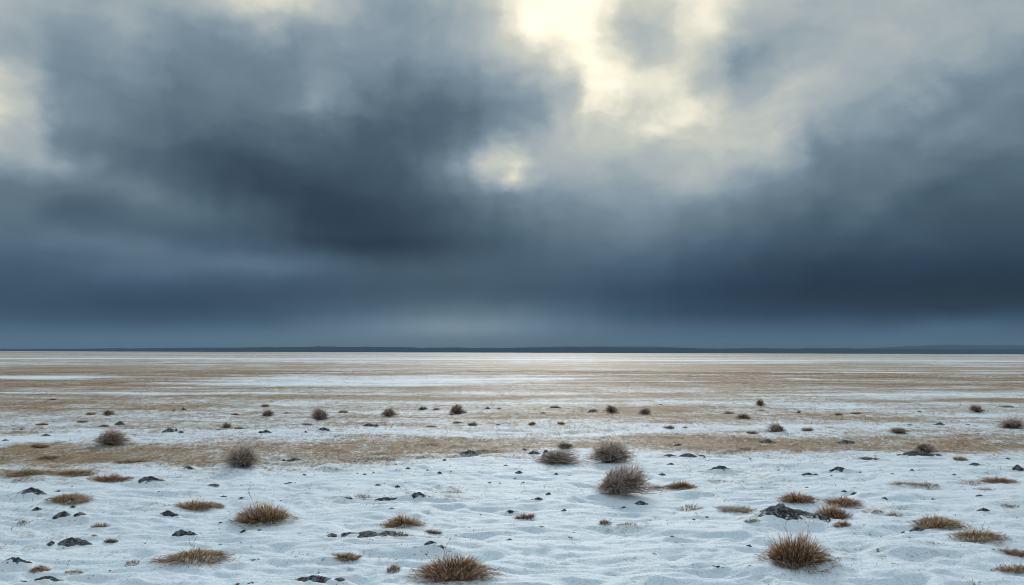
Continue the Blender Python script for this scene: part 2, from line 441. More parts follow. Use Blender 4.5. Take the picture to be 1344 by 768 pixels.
def mound(px, py, wpx, hpx, label, peaks=None, snow=.6, soil='dark', name='soil_mound', cat='soil mound', on=0.0):
    x, y, w, d, h = size(px, py, wpx, hpx, .62)
    if wpx >= 16: w *= 1.12; h *= .95
    rng = np.random.default_rng(int(px * 5 + py * 17)); sd = int(px * 31 + py)
    z = float(height(x, y))
    small = wpx < 16
    if peaks is None:
        if small: peaks = [(0, 0, .48, .46, 1), (rng.uniform(-.3, .3), 0, .25, .3, .8)]
        else:
            k = rng.integers(2, 5); peaks = [(rng.uniform(-.12, .12), rng.uniform(-.05, .05), .42, .44, 1)]
            for j in range(k): peaks.append((rng.uniform(-.38, .38), rng.uniform(-.15, .15), rng.uniform(.12, .22), rng.uniform(.15, .3), rng.uniform(.35, .85)))
    nx = 22 if small else int(min(110, 34 + wpx)); ny = max(12, int(nx * .55))
    X, Y = np.meshgrid(np.linspace(-.62, .62, nx), np.linspace(-.62, .62, ny))
    fx = 6.0 if small else 8.0 + wpx * .06
    X = X + vn(X * fx * .6, Y * fx * .6, sd) * .045; Y = Y + vn(X * fx * .6 + 9, Y * fx * .6, sd + 1) * .05
    e = lump_env(rng, X, Y, peaks)
    rough = fbm(X * fx, Y * fx * .7, sd + 2, 3, .6)
    rid = 1 - np.abs(vn(X * fx * .9, Y * fx * .6, sd + 5)) * 2
    soilz = h * (e ** .9) * (.92 + (.13 if wpx > 40 else .20) * rough + (.07 if wpx > 40 else .18) * rid) - .16 * h * (1 - np.clip(e * 4, 0, 1)) * 1.0 - .012
    gh = height(X * w + x, Y * d + y) - z
    t = new_thing(name, (x, y, z))
    V, q = gridmesh(X * w, Y * d, np.where(e > .004, soilz, -.03 - .1 * h) + gh)
    ev = e.reshape(-1); dust = np.clip(snow * 1.25 + .15 - ev * 1.35, -.35, 1) + .25 * vn(X * 26, Y * 5, sd + 14).reshape(-1)
    T = np.stack([dust * .5 + .5, ev, ev, np.ones_like(ev)], 1)
    link_mesh('soil', V, q, M_soil2 if soil == 'brown' else M_soil, t, T, smooth=small)
    cov = float(cover(np.array([x]), np.array([y]))[0])
    if snow > 0 and not small and cov < .45:
        X2, Y2 = np.meshgrid(np.linspace(-.8, .8, nx), np.linspace(-.9, .75, ny))
        pk = [(a, b, rx * 1.55, ry * 1.8, hh) for a, b, rx, ry, hh in peaks]
        e2 = np.zeros_like(X2)
        for (cx, cy, rx, ry, hh) in pk:
            e2 = np.maximum(e2, hh * np.exp(-2.2 * (((X2 - cx) / rx) ** 2 + ((Y2 - cy) / ry) ** 2)))
        lo = vn(X2 * fx * .45, Y2 * fx * .35, sd + 8)
        edge = np.clip((1 - np.maximum(np.abs(X2) / .8, np.abs(Y2 + .07) / .83)) * 4, 0, 1)
        sz = h * (.16 + .50 * snow) * (np.minimum(e2, .92)) * (1 + .55 * lo) + .10 * h * vn(X2 * fx, Y2 * fx * .6, sd + 9) * e2
        gh2 = height(X2 * w + x, Y2 * d + y) - z
        V, q = gridmesh(X2 * w, Y2 * d, sz * edge - (1 - edge) * .02 - .002 + gh2)
        link_mesh('snow_cover', V, q, M_snow, t, smooth=True)
    tag(t, label, cat, 'dark soil mounds breaking through the snow' if cat == 'soil mound' else 'small dark soil clods on the snow')
    THINGS.append((t, px, py, wpx, 'mound' if cat == 'soil mound' else 'clod'))
    return t

def clod(px, py, wpx, hpx, label=None, **k):
    return mound(px, py, wpx, hpx * .85 + .5, label, snow=0, name='soil_clod', cat='soil clod', **k)

# ---- shrubs: px, base y, width, height in photo pixels
shrub(818, 655, 67, 41, 'largest round frosted shrub in the foreground, with the dark clod at its right foot', skirt=.28)
shrub(804, 609, 55, 31, 'tall round frosted shrub behind the largest shrub, right one of the close pair')
shrub(730, 612, 56, 21, 'wide low frosted shrub, left one of the close pair behind the largest shrub')
shrub(313, 615, 48, 31, 'big round brown shrub alone at the edge of the brown band on the left')
shrub(138, 587, 42, 22, 'bushy brown shrub on white snow far left, in front of the small left-hand mounds')
shrub(139, 546, 18, 9, 'small dark round shrub beside a low tuft, farthest left of the distant shrubs')
shrub(295, 562, 16, 8, 'tiny round shrub with an even smaller tuft touching its right side')
shrub(349, 547, 20, 10, 'low pale brown distant shrub right below a smaller tuft, left of the purplish distant shrub')
shrub(418, 552, 26, 18, 'largest of the distant shrubs left of centre, round and purplish brown')
shrub(509, 547, 21, 13, 'pale spiky distant shrub midway between the two purplish round ones')
shrub(599, 544, 22, 15, 'dark purplish round distant shrub with a small clod at its left foot', M_twig_d)
shrub(804, 542, 18, 11, 'small round distant shrub, left one of two spaced behind the close pair')
shrub(848, 544, 18, 10, 'small flat-topped distant shrub, right one of two spaced behind the close pair')
shrub(979, 550, 20, 8, 'low wide distant shrub in front of and left of the farthest shrub')
shrub(1000, 533, 14, 9, 'farthest shrub of all, a tiny brown ball near the last brown band', M_twig_d)
shrub(1023, 567, 28, 15, 'round purplish shrub right of centre at the near edge of a brown band')
shrub(1286, 542, 20, 11, 'dark grey distant shrub on the right, standing on the edge of a brown band', M_twig_d)
shrub(1336, 563, 36, 16, 'wide grey-purple shrub cut by the right edge of the picture')
shrub(1220, 597, 32, 14, 'frosted shrub growing on top of the wide dark mound on the right', on=.03)
shrub(1185, 570, 27, 8, 'low flat brown shrub alone on a strip of snow on the right')
shrub(742, 590, 24, 9, 'small reddish shrub directly behind the wide low frosted shrub', M_twig_d)
# ---- grass tufts
tuft(1055, 747, 80, 41, 'biggest upright brown grass tuft, bottom right foreground', 'rust', 2, dens=1.5)
tuft(593, 764, 96, 34, 'widest brown grass tuft at the bottom centre, cut low by the picture edge', 'rust', 1, dens=1.4)
tuft(338, 689, 72, 31, 'long-bladed brown grass tuft swept to the left, left of centre', 'dry', 1, wind=-.25, dens=1.3)
tuft(244, 741, 86, 18, 'wide flat brown grass tuft low in the left foreground with one thin stalk', 'dry', 1)
tuft(527, 693, 50, 17, 'domed brown grass tuft just behind the long dark mound', 'dry')
tuft(568, 701, 24, 8, 'small dark grass tuft off the right end of the domed tuft', 'grey')
tuft(454, 738, 32, 12, 'small spiky tan tuft in front of the long dark mound', 'dry')
tuft(83, 662, 50, 12, 'brown dome-shaped tuft on the far left between soil mounds', 'dry')
tuft(138, 633, 46, 11, 'dense rusty tuft left of the snow-streaked triangular mound', 'rust')
tuft(252, 670, 46, 14, 'dark-based tuft with a paler tuft growing at its right', 'dry')
tuft(278, 666, 28, 9, 'pale tuft joined to the right side of the dark-based tuft', 'pale')
tuft(143, 713, 18, 8, 'small dark lone tuft right of the solid dark mound on the left', 'grey')
tuft(128, 692, 26, 9, 'thin pinkish tuft right of the two-peaked mound', 'pale', dens=.55)
tuft(48, 752, 26, 8, 'rusty tuft topping the mound in the bottom left corner', 'rust')
tuft(94, 754, 24, 6, 'sparse tan tuft right of the bottom left mound', 'pale', dens=.6)
tuft(165, 609, 38, 7, 'low brown tuft in the brown band above the triangular mound', 'dry')
tuft(58, 603, 28, 6, 'low brown tuft in the brown band at far left, nearer of two', 'dry')
tuft(47, 588, 26, 7, 'low brown tuft in the snow at far left, beyond the brown band', 'dry')
tuft(24, 626, 50, 11, 'matted tan grass clump at the left edge, left one of a pair', 'dry')
tuft(88, 625, 50, 10, 'matted tan grass clump at far left, right one of a pair', 'dry')
tuft(278, 638, 16, 4, 'tiny dark tuft in the open snow below the big brown shrub', 'grey')
tuft(515, 753, 20, 10, 'small pinkish tuft of few blades left of the widest tuft', 'pale', dens=.6)
tuft(689, 682, 28, 9, 'little rusty tuft alone in the snow near the centre foreground', 'rust')
tuft(895, 642, 38, 13, 'domed rusty tuft right of the largest shrub', 'rust')
tuft(863, 643, 24, 7, 'thin faded tuft between the largest shrub and the domed rusty tuft', 'pale', dens=.6)
tuft(795, 690, 20, 8, 'sparse grey tuft in front of the largest shrub', 'pale', dens=.55)
tuft(971, 673, 44, 9, 'flat tan tuft fanning left of the big right-hand mound', 'pale')
tuft(990, 687, 22, 8, 'small dark tuft touching the left foot of the big right-hand mound', 'grey')
tuft(1052, 661, 44, 15, 'domed brown tuft behind the peak of the big right-hand mound', 'rust')
tuft(1112, 666, 44, 12, 'flat rusty tuft farther back of the three behind the big right-hand mound', 'rust')
tuft(1097, 682, 40, 23, 'bushy upright tuft growing on the right shoulder of the big mound', 'rust', dens=1.3)
tuft(1108, 692, 24, 8, 'low rusty tuft at the right foot of the big mound', 'rust')
tuft(1241, 695, 58, 18, 'brown tuft sweeping right, behind the rough dark mound on the right', 'dry', wind=.12)
tuft(1295, 713, 58, 13, 'flat brown tuft with thin upright stems near the right edge', 'dry', 2)
tuft(1340, 731, 32, 11, 'rusty tuft cut by the right edge, upper of two in the corner', 'rust')
tuft(1335, 753, 36, 10, 'loose tan tuft in the bottom right corner', 'dry')
tuft(1318, 635, 42, 9, 'low rusty tuft with a dark base at the right edge', 'rust')
tuft(1146, 605, 28, 6, 'dark low tuft standing on flat soil right of centre', 'grey')
tuft(1264, 605, 20, 7, 'small tan tuft right of the shrub-topped mound', 'pale')
tuft(1062, 566, 16, 6, 'small tan tuft right of the round purplish shrub', 'dry')
tuft(117, 545, 14, 4, 'tiny flat tuft left of the farthest left shrub', 'dry')
tuft(106, 555, 15, 5, 'tiny brown tuft in front of the flat tuft by the farthest left shrub', 'dry')
tuft(52, 558, 16, 5, 'tiny brown tuft at far left, left of all distant tufts', 'dry')
tuft(308, 545, 12, 4, 'tiny tan tuft behind the tiny round shrub', 'dry')
tuft(313, 563, 13, 5, 'tiny tuft touching the right side of the tiny round shrub', 'dry')
tuft(347, 534, 12, 5, 'tiny tuft directly behind the low pale brown shrub', 'dry')
tuft(449, 542, 14, 5, 'small tuft right of the largest distant shrub left of centre', 'dry')
tuft(402, 558, 16, 4, 'flat tuft at the left foot of the largest distant shrub', 'pale')
tuft(555, 538, 12, 5, 'tiny dark tuft left of the dark purplish distant shrub', 'grey')
tuft(600, 556, 12, 4, 'tiny tan tuft below the dark purplish distant shrub', 'pale')
tuft(620, 559, 13, 6, 'small brown tuft to the lower right of the dark purplish distant shrub', 'dry')
tuft(565, 561, 15, 4, 'flat tan tuft to the lower left of the dark purplish distant shrub', 'pale')
tuft(729, 536, 15, 5, 'small rusty tuft beyond the brown band near the centre', 'rust')
tuft(699, 558, 11, 4, 'tiny tuft in the brown band, left one of two near the centre', 'dry')
tuft(737, 557, 11, 4, 'tiny tuft in the brown band, right one of two near the centre', 'dry')
tuft(879, 563, 15, 4, 'dark flat tuft on a snow strip behind the close pair of shrubs', 'grey')
tuft(989, 570, 17, 5, 'small tuft left of the round purplish shrub', 'dry')
tuft(957, 543, 15, 4, 'faint flat tuft left of the low wide distant shrub', 'pale')
tuft(999, 539, 14, 3, 'faint flat tuft just in front of the farthest shrub', 'pale')
tuft(1102, 545, 11, 4, 'faint tiny tuft on the right, left one of two side by side', 'pale')
tuft(1125, 544, 14, 4, 'faint tiny tuft on the right, right one of two side by side', 'dry')
tuft(1325, 535, 20, 4, 'faint wide tuft beyond the dark grey shrub near the right edge', 'pale')
tuft(68, 525, 9, 3, 'farthest tiny tuft on the left, beyond all distant shrubs', 'grey')
# ---- sparse patches
PATCH = dict(kind='pale', dens=.34)
tuft(823, 692, 30, 6, 'sparse pale blades trailing right of the sparse grey tuft', **PATCH)
tuft(907, 671, 38, 7, 'sparse pale blades in the snow below the domed rusty tuft', **PATCH)
tuft(944, 633, 32, 4, 'thin sparse blades in front of the arched mound right of the largest shrub', **PATCH)
tuft(1177, 678, 26, 8, 'sparse pale blades right of the big mound, closer clump', **PATCH)
tuft(1155, 675, 18, 6, 'few faint blades between the big mound and the sparse pale clump', **PATCH)
tuft(1192, 639, 42, 8, 'sparse faded patch on the right, leftmost of the row behind', **PATCH)
tuft(1222, 643, 34, 9, 'sparse faded patch on the right, densest of the row', **PATCH)
tuft(1282, 637, 40, 6, 'sparse faded patch just left of the dark-based rusty tuft', **PATCH)
tuft(1298, 644, 24, 6, 'sparse faded patch in front of the dark-based rusty tuft', **PATCH)
tuft(170, 744, 22, 6, 'a few thin blades left of the wide flat foreground tuft', **PATCH)
tuft(27, 691, 18, 6, 'a few pinkish blades left of the two-peaked mound', **PATCH)
tuft(122, 704, 12, 4, 'a few faint blades above the small dark lone tuft', **PATCH)
tuft(525, 706, 34, 8, 'thin blades growing over the right end of the long dark mound', **PATCH)
tuft(474, 655, 28, 6, 'thin tan blades on the low mound behind the domed tuft', **PATCH)
tuft(1330, 667, 24, 6, 'faint blades at the right edge above the sweeping tuft', **PATCH)
tuft(236, 727, 14, 4, 'a few short blades behind the wide flat foreground tuft', **PATCH)
tuft(22, 633, 22, 4, 'thin blades below the matted clump at the left edge', **PATCH)
tuft(590, 648, 40, 5, 'thin scattered blades on open snow left of centre', **PATCH)
# ---- mounds
mound(1047, 688, 98, 27, 'biggest dark soil mound, pointed and snow-streaked, right of centre', peaks=[(-.10, 0, .40, .48, 1.05), (.10, .05, .36, .44, .72), (.30, 0, .28, .36, .42)], snow=.56)
mound(480, 712, 124, 16, 'long low dark mound with several crests, left of centre foreground', peaks=[(-.36, 0, .10, .35, .6), (-.2, .05, .14, .35, .6), (-.02, .05, .15, .42, 1), (.14, .08, .16, .4, .95), (.28, .02, .16, .3, .55)], snow=.5)
mound(567, 725, 46, 13, 'dark-peaked mound with a snowy left slope, behind the widest tuft', peaks=[(-.05, .05, .34, .4, 1), (.22, 0, .2, .3, .5)], snow=.7)
mound(190, 638, 52, 12, 'triangular snow-streaked grey mound right of the dense rusty tuft', peaks=[(-.02, 0, .42, .45, 1), (.25, 0, .22, .3, .5)], snow=.55)
mound(28, 655, 58, 13, 'flat snow-dusted mound at the left edge above the dome-shaped tuft', snow=.66)
mound(74, 686, 62, 14, 'two-peaked dark mound on the far left', peaks=[(-.05, .05, .2, .4, 1), (.32, -.05, .16, .35, .6), (-.35, 0, .12, .25, .3)], snow=.45)
mound(83, 719, 58, 15, 'solid dark lumpy mound on the left foreground', peaks=[(.02, .05, .3, .45, 1), (.28, 0, .2, .35, .6), (-.36, -.05, .12, .3, .4)], snow=.05)
mound(14, 746, 50, 15, 'dark crumbly mound cut by the left edge near the bottom', snow=.62)
mound(42, 766, 70, 17, 'rough mound in the bottom left corner under a rusty tuft', snow=.55)
mound(415, 769, 76, 13, 'dark crumbly mound cut by the bottom edge left of the widest tuft', snow=.55)
mound(214, 679, 32, 9, 'dark clumped mound in front of the dark-based tuft', snow=.3)
mound(247, 618, 22, 6, 'small grey mound left of the big brown shrub', snow=.6)
mound(448, 659, 38, 6, 'low grey mound carrying thin tan blades, left of centre', snow=.68)
mound(506, 659, 44, 7, 'low dark mound right of the blade-covered grey one', snow=.5)
mound(551, 654, 28, 8, 'small crumbly dark mound with scattered crumbs, left of centre', snow=.45)
mound(667, 676, 20, 6, 'small dark mound alone near the centre', snow=.4)
mound(382, 606, 28, 4, 'flat dark mound right of the big brown shrub', snow=.5)
mound(949, 621, 42, 10, 'arched snowy mound right of the largest shrub', snow=.68)
mound(901, 602, 60, 9, 'low wide dark mound right of the close pair of shrubs', peaks=[(-.25, 0, .2, .3, .6), (.08, 0, .22, .35, 1), (.34, 0, .14, .3, .4)], snow=.5)
mound(705, 598, 36, 8, 'dark mound behind and left of the wide low frosted shrub', peaks=[(-.1, 0, .28, .35, .9), (.3, 0, .18, .3, 1)], snow=.4)
mound(620, 598, 36, 7, 'low dark mound at the edge of the brown band near the centre', snow=.5)
mound(1215, 601, 66, 12, 'wide dark mound under a frosted shrub on the right', peaks=[(0, 0, .4, .45, .9), (-.3, 0, .18, .3, .4), (.3, 0, .18, .3, .5)], snow=.45)
mound(1147, 606, 54, 6, 'flat soil patch under the dark low tuft right of centre', snow=.5)
mound(1120, 583, 32, 6, 'dark low mound on the brown band right of centre', snow=.45)
mound(1008, 582, 26, 6, 'small dark mound left end of the right-hand brown band', snow=.4)
mound(1107, 621, 34, 7, 'snowy arched mound behind the domed brown tuft', snow=.68)
mound(1064, 625, 24, 6, 'small dark mound left of the snowy arched one', snow=.45)
mound(1285, 612, 20, 6, 'small dark mound in front of the small tan tuft on the right', snow=.35)
mound(1341, 620, 18, 9, 'dark greenish mound cut by the right edge', snow=.2)
mound(1207, 699, 42, 9, 'rough dark mound in front of the tuft sweeping right', peaks=[(.05, 0, .3, .4, 1), (-.35, 0, .12, .3, .5), (.3, 0, .16, .3, .6)], snow=.25)
mound(1308, 725, 26, 6, 'small snow-dusted mound below the stemmed tuft at right', snow=.6)
mound(1035, 761, 60, 6, 'flat dark soil streak in front of the biggest upright tuft', snow=.55, soil='brown')
mound(888, 708, 28, 7, 'small arched mound with snow beneath its dark crest', snow=.68)
mound(819, 702, 28, 5, 'thin dark crest in front of the sparse grey tuft', snow=.5)  # dark hollow below a crest, its shade shaped as a soil lump
mound(942, 748, 24, 6, 'brownish soil crust at the bottom, right of centre', snow=.3, soil='brown')
mound(222, 567, 22, 6, 'small pointed grey mound on the left snow strip', snow=.4)
mound(154, 558, 17, 5, 'small dark mound left of the pointed grey one, right one of two', snow=.3)
mound(133, 560, 16, 4, 'small dark mound behind the bushy brown shrub, left one of two', snow=.3)
mound(58, 573, 16, 5, 'small dark mound on far left snow, left of the bushy shrub', snow=.3)
mound(425, 567, 18, 5, 'tiny dark mound below the largest distant shrub', snow=.4)
mound(347, 569, 18, 5, 'tiny dark mound below the low pale brown shrub', snow=.3)
mound(486, 560, 20, 5, 'tiny dark mound below the pale spiky shrub', snow=.2, soil='brown')
mound(779, 541, 16, 4, 'tiny grey mound left of the small round distant shrub', snow=.5)
mound(1235, 559, 20, 5, 'tiny dark mound behind the shrub-topped mound', snow=.4)
# ---- single clods that stand out
clod(237, 704, 38, 11, 'solid grey clod shaped like a pointed cap, left foreground', peaks=[(-.1, 0, .28, .4, 1), (.2, 0, .26, .35, .55)])
clod(843, 663, 21, 7, 'dark clod at the right foot of the largest shrub')
clod(870, 624, 13, 5, 'pointed dark clod between the tall round shrub and the arched mound')
clod(1293, 671, 21, 7, 'rusty grey clod alone on the snow at right', soil='brown')
clod(45, 671, 16, 6, 'round dark clod under the dome-shaped tuft at far left')
clod(328, 737, 28, 4, 'flat dark clod right of the wide flat foreground tuft')
clod(984, 718, 12, 4, 'small dark clod left of the biggest upright tuft')
# ---- many small clods: px, py, w, h
for c in [(94,639,6,2),(10,655,13,4),(94,667,12,4),(178,644,14,2),(208,647,7,2),(292,653,13,3),(316,655,9,3),(299,672,13,2),(288,687,9,3),
          (318,700,13,4),(225,708,9,2),(34,653,7,2),(465,606,6,2),(480,606,9,2),(399,624,9,2),(374,624,4,1),(469,622,4,2),(478,623,8,3),(490,621,5,2),
          (535,616,9,3),(561,618,5,2),(577,622,9,4),(592,619,4,2),(583,605,8,3),(556,601,7,2),(664,612,9,3),(634,601,8,2),(380,635,16,3),(406,642,6,2),
          (457,637,6,2),(495,638,12,3),(521,640,10,4),(576,638,4,2),(643,634,6,2),(656,635,5,2),(368,658,7,2),(569,649,7,2),(512,669,18,3),  # widest here is a grey snow dimple, its shade built as a clod
          (339,697,15,3),(350,728,15,2),(379,728,6,2),(339,735,9,3),(669,709,11,3),(609,692,4,2),(616,693,4,2),(492,718,12,2),(881,610,12,3),
          (681,622,13,4),(730,623,9,3),(676,629,7,2),(687,634,7,2),(715,631,9,2),(720,650,11,5),(705,657,17,5),(676,655,15,2),(741,671,11,4),
          (819,668,9,3),(805,668,6,2),(864,669,9,2),(911,683,8,3),(928,681,10,3),(710,695,26,3),(901,706,5,2),(925,601,8,2),(985,603,6,2),(891,585,13,3),  # the broad flat one is a dark hollow, its shade made as soil
          (688,591,9,3),(1324,603,9,3),(1338,613,7,3),(1130,621,6,2),(1092,625,6,2),(1198,618,9,3),(1172,622,9,2),(1254,624,9,3),(1023,617,7,2),
          (1109,646,12,3),(1121,649,13,5),(1163,656,10,4),(1214,654,8,2),(1225,656,7,3),(1287,652,14,3),(1256,703,12,2),(1092,707,4,2),(961,632,4,2),
          (950,623,5,1),(5,579,14,3),(17,564,6,2),(27,564,6,2),(237,568,8,3),(240,538,9,3),(227,540,5,2),(286,565,10,2),(375,543,11,2),(592,545,8,3),
          (572,538,11,2),(640,537,9,3),(655,537,7,2),(653,558,9,2),(401,568,6,3),(713,543,10,2),(868,532,9,2),(900,562,9,2),(1049,542,7,3),
          (1208,541,8,2),(1272,558,8,2),(1195,558,9,2),(1285,570,8,2),(545,656,14,2),(236,675,14,2),(77,722,9,2),(631,676,5,2),(590,640,6,2),
          (1180,668,7,2),(760,640,6,2),(430,700,8,2),(1000,640,6,2),(1060,640,8,2),(985,650,6,2)]:
    clod(*c)

# labels of the small clods: told apart by what they lie beside, then by their order
LM = [(818,655,'the largest round shrub'),(804,609,'the tall round frosted shrub'),(730,612,'the wide low frosted shrub'),
      (313,615,'the big brown left shrub'),(138,587,'the bushy shrub at far left'),(418,552,'the largest distant shrub'),
      (599,544,'the dark purplish distant shrub'),(509,547,'the pale spiky distant shrub'),(1023,567,'the round purplish right shrub'),
      (1220,597,'the shrub-topped mound'),(1286,542,'the dark grey distant shrub'),(1055,747,'the biggest upright tuft'),
      (593,764,'the widest bottom tuft'),(338,689,'the tuft swept to the left'),(244,741,'the wide flat left tuft'),(527,693,'the domed centre-left tuft'),
      (1047,688,'the biggest pointed mound'),(480,712,'the long low dark mound'),(190,638,'the triangular streaked mound'),(74,686,'the two-peaked mound'),
      (83,719,'the solid lumpy left mound'),(895,642,'the domed rusty tuft'),(1241,695,'the tuft sweeping right'),(949,621,'the arched snowy mound'),
      (689,682,'the little rusty centre tuft'),(252,670,'the dark-based tuft'),(551,654,'the small crumbly mound'),(1318,635,'the rusty right-edge tuft'),
      (237,704,'the cap-shaped grey clod'),(620,598,'the low brown-band mound'),(848,544,'the flat-topped distant shrub'),(222,567,'the pointed grey mound'),
      (901,602,'the low wide dark mound'),(83,662,'the dome-shaped tuft at far left')]
pend = {}
for (t, px, py, w, k) in THINGS:
    if k != 'clod' or 'label' in t: continue
    bx = min(LM, key=lambda m: abs(m[0] - px) + 2.2 * abs(m[1] - py))
    dx = px - bx[0]; dy = py - bx[1]
    side = 'left' if dx < 0 else 'right'
    if abs(dy) * 2.2 < abs(dx) * .6: ph = 'to the %s of' % side
    elif abs(dx) < abs(dy) * .5: ph = 'in front of' if dy > 0 else 'behind'
    else: ph = ('before and %s of' if dy > 0 else 'behind and %s of') % side
    pend.setdefault((ph, bx[2]), []).append((px, t, w))
ORD = ['leftmost', 'second', 'third', 'fourth', 'fifth', 'sixth', 'seventh', 'eighth']
for (ph, lm), lst in pend.items():
    lst.sort(key=lambda e: e[0])
    for i, (px, t, w) in enumerate(lst):
        s = 'tiny' if w < 8 else 'small'
        if len(lst) == 1: t['label'] = '%s dark clod %s %s' % (s, ph, lm)
        elif len(lst) == 2: t['label'] = '%s clod %s %s, %s of two' % (s, ph, lm, ('left one', 'right one')[i])
        else:
            o = 'rightmost' if i == len(lst) - 1 else (ORD[i] if i == 0 else ORD[i] + ' from left')
            t['label'] = '%s clod %s %s, %s' % (s, ph, lm, o)


# ------------------------------------------------------------------ ground
def build_ground():
    def build(angs, rs, name):
        A, R = np.meshgrid(angs, rs)
        return A, R
    fr = math.radians(40)
    angs = np.concatenate([np.linspace(-fr, fr, 1150), np.linspace(fr, 2 * math.pi - fr, 150)[1:-1]])
    rs = [0.02, .5, 1.2, 2.2, 3.2, 4.2]
    while rs[-1] < 30: rs.append(rs[-1] * 1.0042)
    while rs[-1] < 200: rs.append(rs[-1] * 1.011)
    while rs[-1] < 2000: rs.append(rs[-1] * 1.03)
    while rs[-1] < 10400: rs.append(rs[-1] * 1.12)
    rs = np.array(rs)
    A, R = np.meshgrid(angs, rs)
    X = np.sin(A) * R; Y = np.cos(A) * R
    Z = height(X, Y)
    # far swells so the plain is not a perfect plate
    Z = Z + np.clip((R - 60) / 800, 0, 1) * (.5 * vn(X / 260, Y / 420, 91) - .55)
    r, c = X.shape
    V = np.stack([X, Y, Z], -1).reshape(-1, 3)
    ii = np.arange(r - 1)[:, None] * c; jj = np.arange(c)[None]; j2 = (jj + 1) % c
    q = np.stack([ii + jj, ii + j2, ii + c + j2, ii + c + jj], -1).reshape(-1, 4)[:, ::-1]
    q = q[:, ::-1] if False else q
    o = link_mesh('ground', V, q, M_ground, smooth=True)
    # outside the front sector the cover is the same sort of patchwork
    front = np.abs(X / np.maximum(Y, .01)) < 1.2
    cv = np.where((Y > 3) & front, cover(X, np.maximum(Y, 3)), np.clip(.45 + .5 * vn(X / 9, Y / 5, 77), 0, 1))
    a = o.data.attributes.new('cover', 'FLOAT', 'POINT')
    a.data.foreach_set('value', cv.reshape(-1).astype(np.float32))
    o['kind'] = 'structure'
    return o
ground = build_ground()
if ground.data.polygons[5].normal.z < 0: ground.data.flip_normals()

# ------------------------------------------------------------------ stubble: uncountable short dry grass standing in the bare bands
def build_stubble():
    rng = np.random.default_rng(4)
    n = 420000
    a = (rng.random(n) - .5) * math.radians(78); lr = np.exp(np.log(6.2) + rng.random(n) ** .8 * np.log(75 / 6.2))
    x = np.sin(a) * lr; y = np.cos(a) * lr
    c = cover(x, y)
    cl = .5 + .5 * vn(x * 2.4, y * 1.3, 61) + .35 * vn(x * 7, y * 4, 62)
    keep = (c * c * 1.25 * cl + .03 * np.clip(cl - .45, 0, 1) > rng.random(n)) & (c > .02)
    x = x[keep]; y = y[keep]; lr = lr[keep]; n = len(x)
    z = height(x, y)
    h = (.010 + .022 * rng.random(n)) * (.75 + lr / 45); bw = .0032 + .00045 * lr
    ln = rng.normal(size=(n, 2)) * h[:, None] * .7
    P0 = np.stack([x, y, z - .004], 1); P1 = P0 + np.stack([ln[:, 0], ln[:, 1], h], 1)
    side = unit(rng.normal(size=(n, 3)) * [1, .4, 0]) * bw[:, None] * .5
    V = np.stack([P0 - side, P0 + side, P1], 1).reshape(-1, 3)
    tri = np.arange(n * 3).reshape(-1, 3)
    r = rng.random(n); b = rng.random(n)
    tone = np.stack([np.repeat(r, 3), np.tile([0, 0, 1.], n), np.repeat(b, 3), np.ones(n * 3)], 1)
    o = link_mesh('stubble_grass', V, None, M_blade, None, tone, tris=tri)
    o['kind'] = 'stuff'; o['label'] = 'short dry grass showing through thin snow in brown bands across the plain'; o['category'] = 'grass'
build_stubble()

# ------------------------------------------------------------------ hills on the skyline
def ridge(name, dist, depth, prof, m, jag, seed):
    n = 900; xs = np.linspace(-1.25, 1.25, n)          # tangent of azimuth
    hp = np.interp(xs, [(p - 672) / F for p, _ in prof], [v for _, v in prof]) / F * dist
    hp = hp * (1 + jag * fbm(xs * 30, xs * 0 + .5, seed, 4, .6)) + 2
    rows = [(-.5 * depth, 0), (-.3 * depth, .45), (-.12 * depth, .85), (0, 1), (.3 * depth, .6), (.6 * depth, 0)]
    X = []; Y = []; Z = []
    for dy, f in rows:
        yy = dist + dy + 0 * xs
        X.append(xs * dist); Y.append(yy); Z.append(hp * f * (1 + (.06 * vn(xs * 40, xs * 0 + dy, seed + 3) if 0 < f < 1 else 0)) - (14 if f == 0 else 0))
    V, q = gridmesh(np.array(X), np.array(Y), np.array(Z))
    o = link_mesh(name, V, q, m, smooth=True); o['kind'] = 'structure'
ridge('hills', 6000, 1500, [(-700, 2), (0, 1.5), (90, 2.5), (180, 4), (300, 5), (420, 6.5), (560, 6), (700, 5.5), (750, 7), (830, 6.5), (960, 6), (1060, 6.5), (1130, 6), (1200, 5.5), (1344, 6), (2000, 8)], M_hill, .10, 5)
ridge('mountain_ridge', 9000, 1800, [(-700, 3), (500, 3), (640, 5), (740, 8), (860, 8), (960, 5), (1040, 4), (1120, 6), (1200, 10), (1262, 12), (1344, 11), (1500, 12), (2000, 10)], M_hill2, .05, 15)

# ------------------------------------------------------------------ haze: one box of thin air
def haze():
    s = 12000; z0, z1 = -25, 180
    V = [(-s, -s, z0), (s, -s, z0), (s, s, z0), (-s, s, z0), (-s, -s, z1), (s, -s, z1), (s, s, z1), (-s, s, z1)]
    q = [(0, 3, 2, 1), (4, 5, 6, 7), (0, 1, 5, 4), (1, 2, 6, 5), (2, 3, 7, 6), (3, 0, 4, 7)]
    m = bpy.data.materials.new('haze_air'); m.use_nodes = True; nt = m.node_tree; nt.nodes.clear()
    out = nt.nodes.new('ShaderNodeOutputMaterial'); v = nt.nodes.new('ShaderNodeVolumePrincipled')
    v.inputs['Color'].default_value = (.31, .48, .62, 1); v.inputs['Density'].default_value = 8.0e-5
    nt.links.new(v.outputs[0], out.inputs['Volume'])
    o = link_mesh('haze', V, q, m); o['kind'] = 'stuff'; o['label'] = 'thin cold haze lying over the whole plain'; o['category'] = 'haze'
haze()

